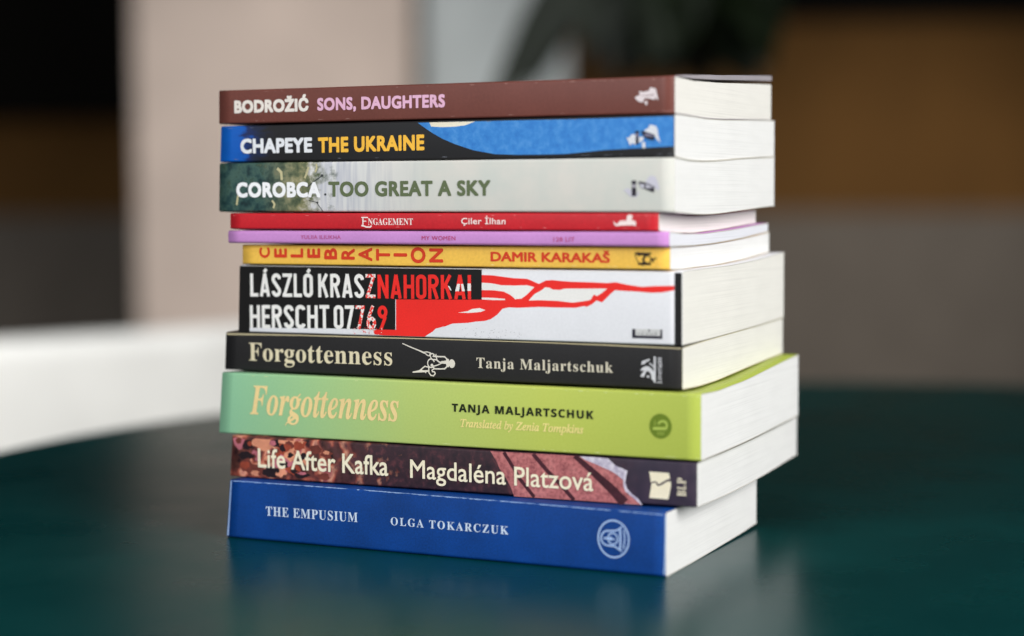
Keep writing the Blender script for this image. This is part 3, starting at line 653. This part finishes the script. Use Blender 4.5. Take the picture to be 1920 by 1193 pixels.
# tall condensed lettering drawn as strokes: cell 1 high, widths per letter
def arcpts(cx, cy, rx, ry, a0, a1, n=7): return [(cx + rx * math.cos(R(a0 + (a1 - a0) * i / n)), cy + ry * math.sin(R(a0 + (a1 - a0) * i / n))) for i in range(n + 1)]
SW = .135; hw = SW / 2
def stadium(w): return arcpts(w / 2, 1 - hw - (w/2 - hw), w / 2 - hw, w / 2 - hw, 0, 180) + arcpts(w / 2, hw + (w/2 - hw), w / 2 - hw, w / 2 - hw, 180, 360)
def glyph(c_):
    w = .40
    if c_ == 'L': return .34, [([(hw, 1), (hw, 0)], 0), ([(0, hw), (.34, hw)], 0)]
    if c_ == 'I': return SW, [([(hw, 1), (hw, 0)], 0)]
    if c_ in 'AÁ':
        g = [([(.07, 0), (.225, 1)], 0), ([(.38, 0), (.225, 1)], 0), ([(.12, .24), (.33, .24)], 0)]
        return .45, g + ([([(.20, 1.05), (.30, 1.20)], 0)] if c_ == 'Á' else [])
    if c_ == 'S': return w, [(arcpts(w/2, .76, w/2 - hw, .17, 0, 205, 9) + arcpts(w/2, .24, w/2 - hw, .17, 25, -180, 9), 0)]
    if c_ == 'Z': return w, [([(0, 1 - hw), (w, 1 - hw)], 0), ([(w - .07, 1 - hw), (.07, hw)], 0), ([(0, hw), (w, hw)], 0)]
    if c_ in 'OÓ0':
        return w, [(stadium(w), 1)] + ([([(.18, 1.05), (.28, 1.20)], 0)] if c_ == 'Ó' else [])
    if c_ == 'K': return .44, [([(hw, 1), (hw, 0)], 0), ([(.36, 1), (.12, .46)], 0), ([(.20, .58), (.375, 0)], 0)]
    if c_ == 'R': return .42, [([(hw, 1), (hw, 0)], 0), ([(hw, 1 - hw), (.2, 1 - hw)] + arcpts(.2, .73, .145, .2025, 80, -80) + [(hw, .5275)], 0), ([(.2, .52), (.35, 0)], 0)]
    if c_ == 'N': return .44, [([(hw, 1), (hw, 0)], 0), ([(.44 - hw, 1), (.44 - hw, 0)], 0), ([(hw, .97), (.44 - hw, .03)], 0)]
    if c_ == 'H': return .42, [([(hw, 1), (hw, 0)], 0), ([(.42 - hw, 1), (.42 - hw, 0)], 0), ([(hw, .51), (.42 - hw, .51)], 0)]
    if c_ == 'E': return .34, [([(hw, 1), (hw, 0)], 0), ([(hw, 1 - hw), (.34, 1 - hw)], 0), ([(hw, .51), (.31, .51)], 0), ([(hw, hw), (.34, hw)], 0)]
    if c_ == 'C': return .40, [(arcpts(.2, .80, .1325, .1325, 0, 180) + arcpts(.2, .20, .1325, .1325, 180, 360), 0)]
    if c_ == 'T': return .38, [([(0, 1 - hw), (.38, 1 - hw)], 0), ([(.19, 1), (.19, 0)], 0)]
    if c_ == '7': return .38, [([(0, 1 - hw), (.38, 1 - hw)], 0), ([(.31, 1 - hw), (.13, 0)], 0)]
    if c_ == '6': return w, [([(.27, 1), (.085, .46)], 0), (arcpts(.2, .265, .1325, .1975, 0, 360, 16)[:-1], 1)]
    if c_ == '9': return w, [([(.13, 0), (.315, .54)], 0), (arcpts(.2, .735, .1325, .1975, 0, 360, 16)[:-1], 1)]
    return .2, []
mix = NT('red_white_grain_ink', (238, 44, 38), .5, .25); nn = mix.noise(900, 2)
mix.color(mix.ramp(nn, [(.40, (238, 60, 52)), (.50, (236, 230, 226))], 'CONSTANT'))
def condensed(par, name, words, h, gap=.06):
    """words: (text, start point, end point, inks by letter)"""
    p = Print(3)
    for txt, a, b, inks in words:
        gl = [glyph(c_) for c_ in txt]; tot = sum(g[0] for g in gl) + gap * (len(gl) - 1); x = 0
        k = (b[0] - a[0]) / tot
        for (w_, st), m in zip(gl, inks):
            for pts, cl in st:
                P2 = [(a[0] + (x + px_) * k, a[1] + (b[1] - a[1]) * (x + px_) / tot + pz * h) for px_, pz in pts]
                p.stroke(P2, SW * (k * .5 + h * .5) * (1.08 if len(pts) > 4 else 1), m, bool(cl))
            x += w_ + gap
    return p
W_ = WHITE; X_ = mix.m
hh = (-196.42, 25.29)[1] - (-196.59, 15.44)[1]
p = condensed(e, 'author_name', [('LÁSZLÓ', (-197.24, 15.43), (-165.58, 15.74), [W_] * 6), ('KRASZ', (-163.05, 15.74), (-135.13, 15.98), [W_] * 4 + [X_]),
    ('NAHORKAI', (-134.21, 15.84), (-90.55, 16.33), [RED] * 8)], hh)
# the white gap in the red of the last letters
p.poly([(-101.19, 21.71), (-100.4, 21.44), (-99.46, 19.76), (-100.09, 19.89)], WHITE); p.poly([(-96.89, 22.49), (-95.62, 22.51), (-96.12, 19.54), (-97.87, 19.5)], WHITE)
p.poly([(-95.15, 22.52), (-94.2, 22.53), (-93.43, 19.59), (-94.76, 19.56)], WHITE); p.poly([(-92.21, 22.71), (-90.7, 22.73), (-90.72, 19.78), (-92.23, 19.75)], WHITE)
p.done('author_name', e)
p = condensed(e, 'title', [('HERSCHT', (-197.68, 1.73), (-157.7, 2.57), [W_] * 7), ('07769', (-155.5, 2.58), (-129.54, 2.98), [W_, W_, X_, X_, RED])], hh * 1.0)
p.done('title', e)
p = Print(4); p.poly([(-20.63, 6.27), (-19.3, 6.3), (-19.3, 3.76), (-8.95, 3.81), (-8.95, 6.36), (-8.2, 6.38), (-8.12, 2.75), (-20.63, 2.72)], ink('navy_black_ink', (24, 20, 40)))
p.poly([(-19.3, 6.3), (-8.95, 6.39), (-8.95, 3.81), (-19.3, 3.76)], ink('pale_grey_ink', (204, 204, 202)))
DK = ink('navy_black_ink', (24, 20, 40)); p.dot((-13.63, 5.91), .35, .45, DK, 10)
GK = ink('mid_grey_ink', (150, 150, 152))
for i in range(9):
    a = (-18.13, 9.86)[0] + i * .92; z0 = (-14.39, 4.27)[1]; p.stroke([(a, z0 - .4), (a, z0 + .5 + .3 * (i % 3))], .22, GK if i % 2 else DK)
p.done('publisher_mark', e)

# ---- the yellow book
t = speckled('amber_yellow_cover', (248, 196, 84), .07, 800, .45)
e = start_book('yellow', 'thin amber yellow paperback with red letters turned sideways, under the lilac book', t, WHITE_PAGES, .8)
YR = ink('orange_red_ink', (216, 62, 34))
def tl_(ch_, a, b): return (ch_, a[0], b[0], b[1], a[1])
turned(e, 'title', [tl_('C', (-185.79, 7.1), (-180.41, 2.68)), tl_('E', (-178.37, 6.83), (-171.94, 2.88)), tl_('L', (-170.17, 6.9), (-163.92, 2.97)), tl_('E', (-161.98, 6.97), (-155.61, 2.89)),
    tl_('B', (-153.68, 7.15), (-147.43, 2.39)), tl_('R', (-145.4, 7.11), (-138.96, 2.38)), tl_('A', (-137.19, 7.49), (-130.63, 1.84)), tl_('T', (-128.82, 7.03), (-122.2, 2.14)),
    tl_('I', (-120.55, 5.32), (-114.24, 3.91)), tl_('O', (-112.6, 7.9), (-105.75, 1.28)), tl_('N', (-104.05, 7.45), (-97.66, 1.69))], 'sans', .035, YR)
letters(e, 'author_name', 'DAMIR KARAKAŠ', 'sans', .034, 1.0, (-76.29, 2.45), (-24.77, 2.39), 3.85, YR)
YB = ink('brown_black_ink', (48, 38, 22)); p = Print(4)
p.poly([(-14.51, 6.51), (-13.02, 6.64), (-13.03, 7.08), (-12.71, 6.64), (-7.74, 6.57), (-7.63, 5.94), (-9.42, 5.92), (-10.27, 4.33), (-10.69, 3.33), (-10.27, 2.74), (-9.0, 2.26), (-7.73, 2.57), (-7.77, 1.74), (-10.9, 1.7), (-11.11, 1.14), (-11.54, 1.69), (-13.13, 1.81), (-13.13, 2.9), (-11.96, 2.52), (-11.33, 2.73), (-10.9, 4.12), (-10.69, 5.31), (-11.75, 5.5), (-12.81, 5.19), (-13.45, 5.49)], YB)
p.stroke([(-14.41, 6.37), (-14.09, 4.88), (-13.45, 3.5), (-12.81, 2.71)], .32, YB)
p.ring((-9.21, 3.94), 1.45, 1.4, .42, YB)
p.stroke([(-7.84, 4.35), (-7.1, 4.06), (-6.36, 4.27), (-5.52, 4.48)], .5, YB); p.stroke([(-7.52, 3.76), (-6.89, 2.98), (-6.68, 3.97)], .4, YB)
p.stroke([(-10.69, 2.73), (-11.12, 4.12), (-9.85, 5.72), (-7.95, 6.13)], .6, YB)
p.done('publisher_mark', e)

rub(e, BOOKS['yellow'], (250, 226, 160), 24)

# ---- the lilac book
t = speckled('lilac_cover', (200, 140, 204), .05, 900, .45)
e = start_book('purple', 'thinnest paperback, lilac with tiny crimson capitals, between the red and yellow books', t, COOL_PAGES, 1.3)
PR = ink('crimson_ink', (188, 66, 112)); PR2 = ink('faint_crimson_ink', (190, 92, 146))
letters(e, 'author_name', 'YULIIA ILIUKHA', 'sans', .01, 1.1, (-163.42, 2.01), (-144.12, 2.08), 1.61, PR2)
letters(e, 'title', 'MY WOMEN', 'sans', .006, 1.1, (-106.27, 1.89), (-91.04, 1.88), 1.71, PR)
letters(e, 'publisher_name', '128 LIT', 'sans', .004, 1.1, (-48.04, 1.71), (-39.08, 1.72), 1.7, PR)

# ---- the red book
t = speckled('bright_red_cover', (198, 36, 46), .08, 800, .42)
e = start_book('red', 'thin bright red paperback with white lettering, above the lilac book', t, CREAM_PAGES, .75)
RW = ink('pinkish_white_ink', (246, 226, 222))
p_ = letters(e, 'title', 'NGAGEMENT', 'serif', 0, 1.0, (-126.85, 1.91), (-106.01, 1.97), 2.62, RW)
p = Print(5)
p.stroke([(-129.22, 5.11), (-129.26, 1.54)], .55, RW); p.stroke([(-130.06, 4.95), (-126.81, 4.95)], .45, RW); p.stroke([(-129.23, 3.43), (-127.67, 3.43)], .4, RW)
p.stroke([(-129.98, 1.64), (-128.78, 1.43), (-127.58, 1.02), (-125.9, 1.02), (-125.17, 1.55)], .6, RW)
p.done('title_initial', e)
letters(e, 'author_name', 'Çiler İlhan', 'sans', .012, 1.05, (-84.11, 2.29), (-64.5, 2.34), 2.5, RW)
p = Print(5)
p.poly([(-18.65, 3.67), (-18.01, 3.27), (-17.69, 2.68), (-16.95, 2.48), (-16.52, 3.28), (-15.56, 3.87), (-13.44, 3.88), (-12.98, 4.37), (-13.13, 5.16), (-12.7, 5.95), (-11.75, 6.35), (-10.8, 5.85), (-10.7, 4.97), (-11.12, 4.47), (-10.8, 3.88), (-9.64, 3.79), (-9.26, 3.0), (-9.43, 1.81), (-10.06, 1.81), (-10.28, 2.11), (-13.23, 2.0), (-16.41, 1.89), (-17.37, 1.69), (-18.12, 2.18)], RW)
p.done('publisher_mark', e)

rub(e, BOOKS['red'], (232, 130, 130), 26)

# ---- the pale book with a painted hedge
t = NT('painted_sky_cover', (216, 214, 208), .5, .25); x = t.axis(0)
n1 = t.noise(170, 4, .65); n2 = t.noise(60, 3, .6); n3 = t.noise(60, 2, .5, 8, 1, .6)
hedge = t.ramp(n1, [(.30, (18, 34, 38)), (.44, (36, 66, 66)), (.54, (64, 92, 84)), (.63, (46, 70, 60)), (.76, (120, 124, 94))])
hedge2 = t.ramp(n1, [(.30, (46, 66, 52)), (.46, (104, 110, 80)), (.58, (152, 146, 108)), (.74, (196, 188, 160))])
h = t.mix(t.maprange(x, -.185, -.167, 0, 1), hedge, hedge2)
mist = t.ramp(n3, [(.35, (184, 186, 196)), (.6, (214, 214, 214))])
sky_ = t.ramp(n2, [(.3, (200, 203, 196)), (.7, (212, 208, 200))])
c = t.mix(t.maprange(x, -.150, -.105, 0, 1), mist, sky_)
ex = t.math('ADD', x, t.maprange(n1, .3, .7, -.010, .010))
t.color(t.mix(t.maprange(ex, -.163, -.153, 0, 1), h, c)); t.bump(n1, .05, .0001)
e = start_book('corob', 'pale paperback with a painted green hedge on its spine, third from the top', t.m, WHITE_PAGES, .9)
letters(e, 'author_name', 'COROBCA', 'sans', .052, 1.1, (-197.99, 6.25), (-156.24, 6.15), 6.41, ink('bright_white_ink', (244, 244, 246)))
letters(e, 'title', 'TOO GREAT A SKY', 'sans', .04, 1.08, (-152.35, 6.4), (-77.48, 6.5), 6.25, ink('moss_green_ink', (96, 108, 76)))
p = Print(4); CK = ink('violet_black_ink', (38, 32, 46)); CL = ink('lilac_grey_ink', (200, 198, 210))
p.poly([(-10.28, 13.46), (-9.52, 13.93), (-7.87, 13.67), (-7.1, 12.72), (-5.96, 9.15), (-6.47, 8.2), (-7.86, 9.16), (-10.15, 10.48), (-11.94, 11.09)], CL)
p.poly([(-20.8, 8.52), (-18.87, 9.22), (-17.58, 8.5), (-15.39, 6.81), (-14.63, 8.24), (-14.24, 7.29), (-15.39, 5.62), (-17.71, 5.87), (-19.38, 7.31)], CL)
p.poly([(-17.32, 12.08), (-15.46, 12.07), (-15.46, 6.1), (-17.32, 6.1)], CK); p.poly([(-17.32, 10.65), (-15.46, 10.64), (-15.46, 9.38), (-17.32, 9.39)], ink('mid_lilac_ink', (164, 160, 168)))
p.poly([(-14.43, 11.82), (-12.32, 11.45), (-10.28, 10.72), (-7.99, 9.64), (-7.99, 9.16), (-8.24, 7.38), (-10.15, 8.1), (-12.07, 8.83), (-13.6, 9.19), (-14.43, 10.75)], CK)
p.poly([(-14.24, 10.69), (-12.96, 10.74), (-12.2, 10.61), (-12.26, 9.19), (-13.35, 9.25)], CL); p.poly([(-11.56, 10.61), (-10.66, 10.25), (-9.64, 9.88), (-8.5, 9.4), (-9.77, 9.17), (-11.56, 9.24)], CL)
p.done('publisher_mark', e)
p = Print(2); KD = ink('dark_twig_ink', (52, 56, 58)); KS = ink('straw_ink', (196, 188, 146))
p.dot((-155.43, 15.2), .6, .55, KD, 10); p.stroke([(-162.64, 10.37), (-158.47, 13.33), (-154.96, 15.34)], .45, KD); p.dot((-153.96, 7.35), .55, .5, KD, 10)
p.stroke([(-162.08, 4.93), (-158.28, 4.11), (-155.16, 0.3)], .3, KD); p.dot((-157.81, 3.97), .45, .4, KD, 10)
p.stroke([(-177.3, 18.41), (-175.39, 16.75), (-175.12, 13.46)], 1.2, KS); p.stroke([(-163.86, 14.19), (-162.55, 16.9), (-161.89, 18.79)], .9, KS); p.stroke([(-197.89, 3.09), (-197.33, 6.42), (-196.48, 7.8)], .9, KS)
p.stroke([(-158.06, 20.1), (-157.92, 18.21), (-158.74, 16.59)], .8, KS); p.stroke([(-180.12, 4.98), (-178.84, 3.33), (-179.52, 1.68)], .9, KS)
p.done('painted_twigs', e)

# ---- the blue and black book
t = NT('black_blue_cover', (30, 30, 32), .5, .25); x = t.axis(0); n1 = t.noise(300, 3, .6, .4, 1, 1.4); n2 = t.noise(1200, 2)
ex = t.math('ADD', x, t.maprange(n1, .3, .7, -.004, .004))
t.color(t.ramp(t.maprange(ex, -.208, -.178), [(0, (10, 96, 190)), (.40, (14, 86, 176)), (.52, (28, 44, 92)), (.66, (30, 40, 66)), (.85, (32, 32, 36)), (1, (30, 30, 32))])); t.bump(n2, .1, .0001)
e = start_book('chap', 'black paperback with a bright blue swoosh and golden title, second from the top', t.m, WHITE_PAGES, .85)
tb = NT('mottled_blue_ink', (50, 128, 208), .5, .25); n1 = tb.noise(260, 4, .7)
tb.color(tb.ramp(n1, [(.28, (40, 112, 190)), (.5, (54, 130, 204)), (.74, (84, 150, 214))])); p = Print(1)
p.poly([(-110.61, 15.15), (-107.14, 12.9), (-103.5, 10.66), (-98.96, 8.33), (-93.55, 6.23), (-89.05, 4.81), (-85.48, 3.71), (-75.7, 1.99), (-66.03, 1.62), (-55.61, 1.55), (-45.31, 1.64), (-36.83, 2.3), (-28.44, 2.95), (-15.19, 3.44), (-7.83, 3.71), (-0.3, 3.97), (-0.32, 15.38), (-28.42, 15.1), (-62.48, 15.15), (-88.98, 15.17)], tb.m)
p.poly([(-105.29, 15.2), (-95.29, 15.15), (-84.51, 15.15), (-88.99, 13.74), (-93.49, 13.27), (-98.93, 13.14), (-104.39, 13.49)], ink('pale_cream_ink', (234, 226, 204)))
p.done('spine_artwork', e)
letters(e, 'author_name', 'CHAPEYE', 'sans', .046, 1.06, (-196.35, 3.88), (-160.7, 3.86), 6.29, ink('soft_white_ink', (228, 230, 234)))
letters(e, 'title', 'THE UKRAINE', 'sans', .044, 1.08, (-157.78, 3.66), (-107.58, 4.03), 6.37, ink('golden_ink', (246, 188, 66)))
p = Print(7); SM = ink('smoke_white_ink', (218, 220, 226)); NB = ink('blue_black_ink', (18, 28, 52)); GB = ink('grey_violet_ink', (120, 116, 138))
p.poly([(-12.42, 10.03), (-10.37, 11.21), (-10.23, 12.29), (-8.62, 12.06), (-7.46, 11.69), (-6.88, 10.6), (-6.51, 8.02), (-5.57, 5.29), (-7.02, 6.53), (-8.04, 8.04)], SM)
p.poly([(-19.61, 7.71), (-18.58, 7.41), (-17.4, 8.76), (-16.23, 8.74), (-14.46, 7.61), (-12.71, 7.86), (-12.56, 6.49), (-13.88, 5.83), (-16.08, 4.78), (-17.25, 5.48), (-18.14, 4.4), (-18.73, 6.05)], SM)
p.poly([(-13.29, 5.69), (-11.83, 5.66), (-11.83, 3.35), (-13.0, 3.5)], SM)
p.poly([(-15.93, 10.16), (-14.47, 10.14), (-14.54, 4.96), (-15.78, 4.98)], NB); p.poly([(-15.86, 9.07), (-14.49, 9.05), (-14.49, 7.62), (-15.84, 7.64)], GB)
p.poly([(-13.59, 9.98), (-12.42, 9.89), (-10.37, 9.31), (-8.04, 8.45), (-8.18, 6.28), (-9.49, 6.44), (-11.54, 7.02), (-12.41, 7.85), (-13.44, 9.09)], NB); p.poly([(-12.41, 8.8), (-10.95, 9.05), (-8.48, 8.25), (-8.48, 7.71), (-11.83, 7.84)], GB)
p.done('publisher_mark', e)

rub(e, BOOKS['chap'], (120, 124, 134), 34)

# ---- the brown book on top
t = speckled('brown_cover', (110, 62, 54), .08, 900, .42)
LK = [(2, 0.0), (9.7, 1.02), (21.6, 1.93), (37.8, 2.39), (61.6, 2.89), (90.7, 3.13), (126.0, 3.49)]
FLAP = speckled('lilac_grey_cover_card', (164, 158, 164), .08)
e = start_book('brown', 'reddish brown paperback on top of the stack, its cover lifting at the far corner', t, CREAM_PAGES, .85, lambda t_: 0 if t_ < LK[0][0] else interp(LK, t_), FLAP)
letters(e, 'author_name', 'BODROŽIĆ', 'sans', .054, 1.06, (-198.43, 4.6), (-161.64, 4.65), 5.41, ink('warm_white_ink', (230, 222, 214)))
letters(e, 'title', 'SONS, DAUGHTERS', 'sans', .044, 1.08, (-157.43, 4.76), (-97.75, 4.74), 5.24, ink('pink_ink', (226, 178, 204)))
p = Print(4); BW = ink('flower_white_ink', (226, 214, 216)); BG = ink('dusky_ink', (150, 124, 128))
p.poly([(-14.42, 8.81), (-12.28, 8.53), (-10.27, 9.02), (-9.92, 10.12), (-8.97, 10.03), (-7.67, 9.72), (-7.26, 8.28), (-6.49, 5.17), (-7.79, 6.19), (-8.02, 5.43), (-9.44, 5.69), (-11.45, 6.18), (-12.28, 5.87), (-12.76, 4.56), (-13.94, 4.7), (-14.9, 5.05), (-16.21, 6.53), (-14.9, 7.16), (-14.18, 7.36)], BW)
p.poly([(-13.94, 7.36), (-11.33, 7.17), (-8.38, 7.53), (-8.26, 7.09), (-11.33, 6.84), (-13.47, 7.12)], BG)
p.poly([(-12.28, 4.54), (-11.57, 5.19), (-10.98, 4.95), (-11.1, 3.52), (-11.81, 3.65)], BW)
p.done('publisher_mark', e)
rub(e, BOOKS['brown'], (168, 128, 118), 36)
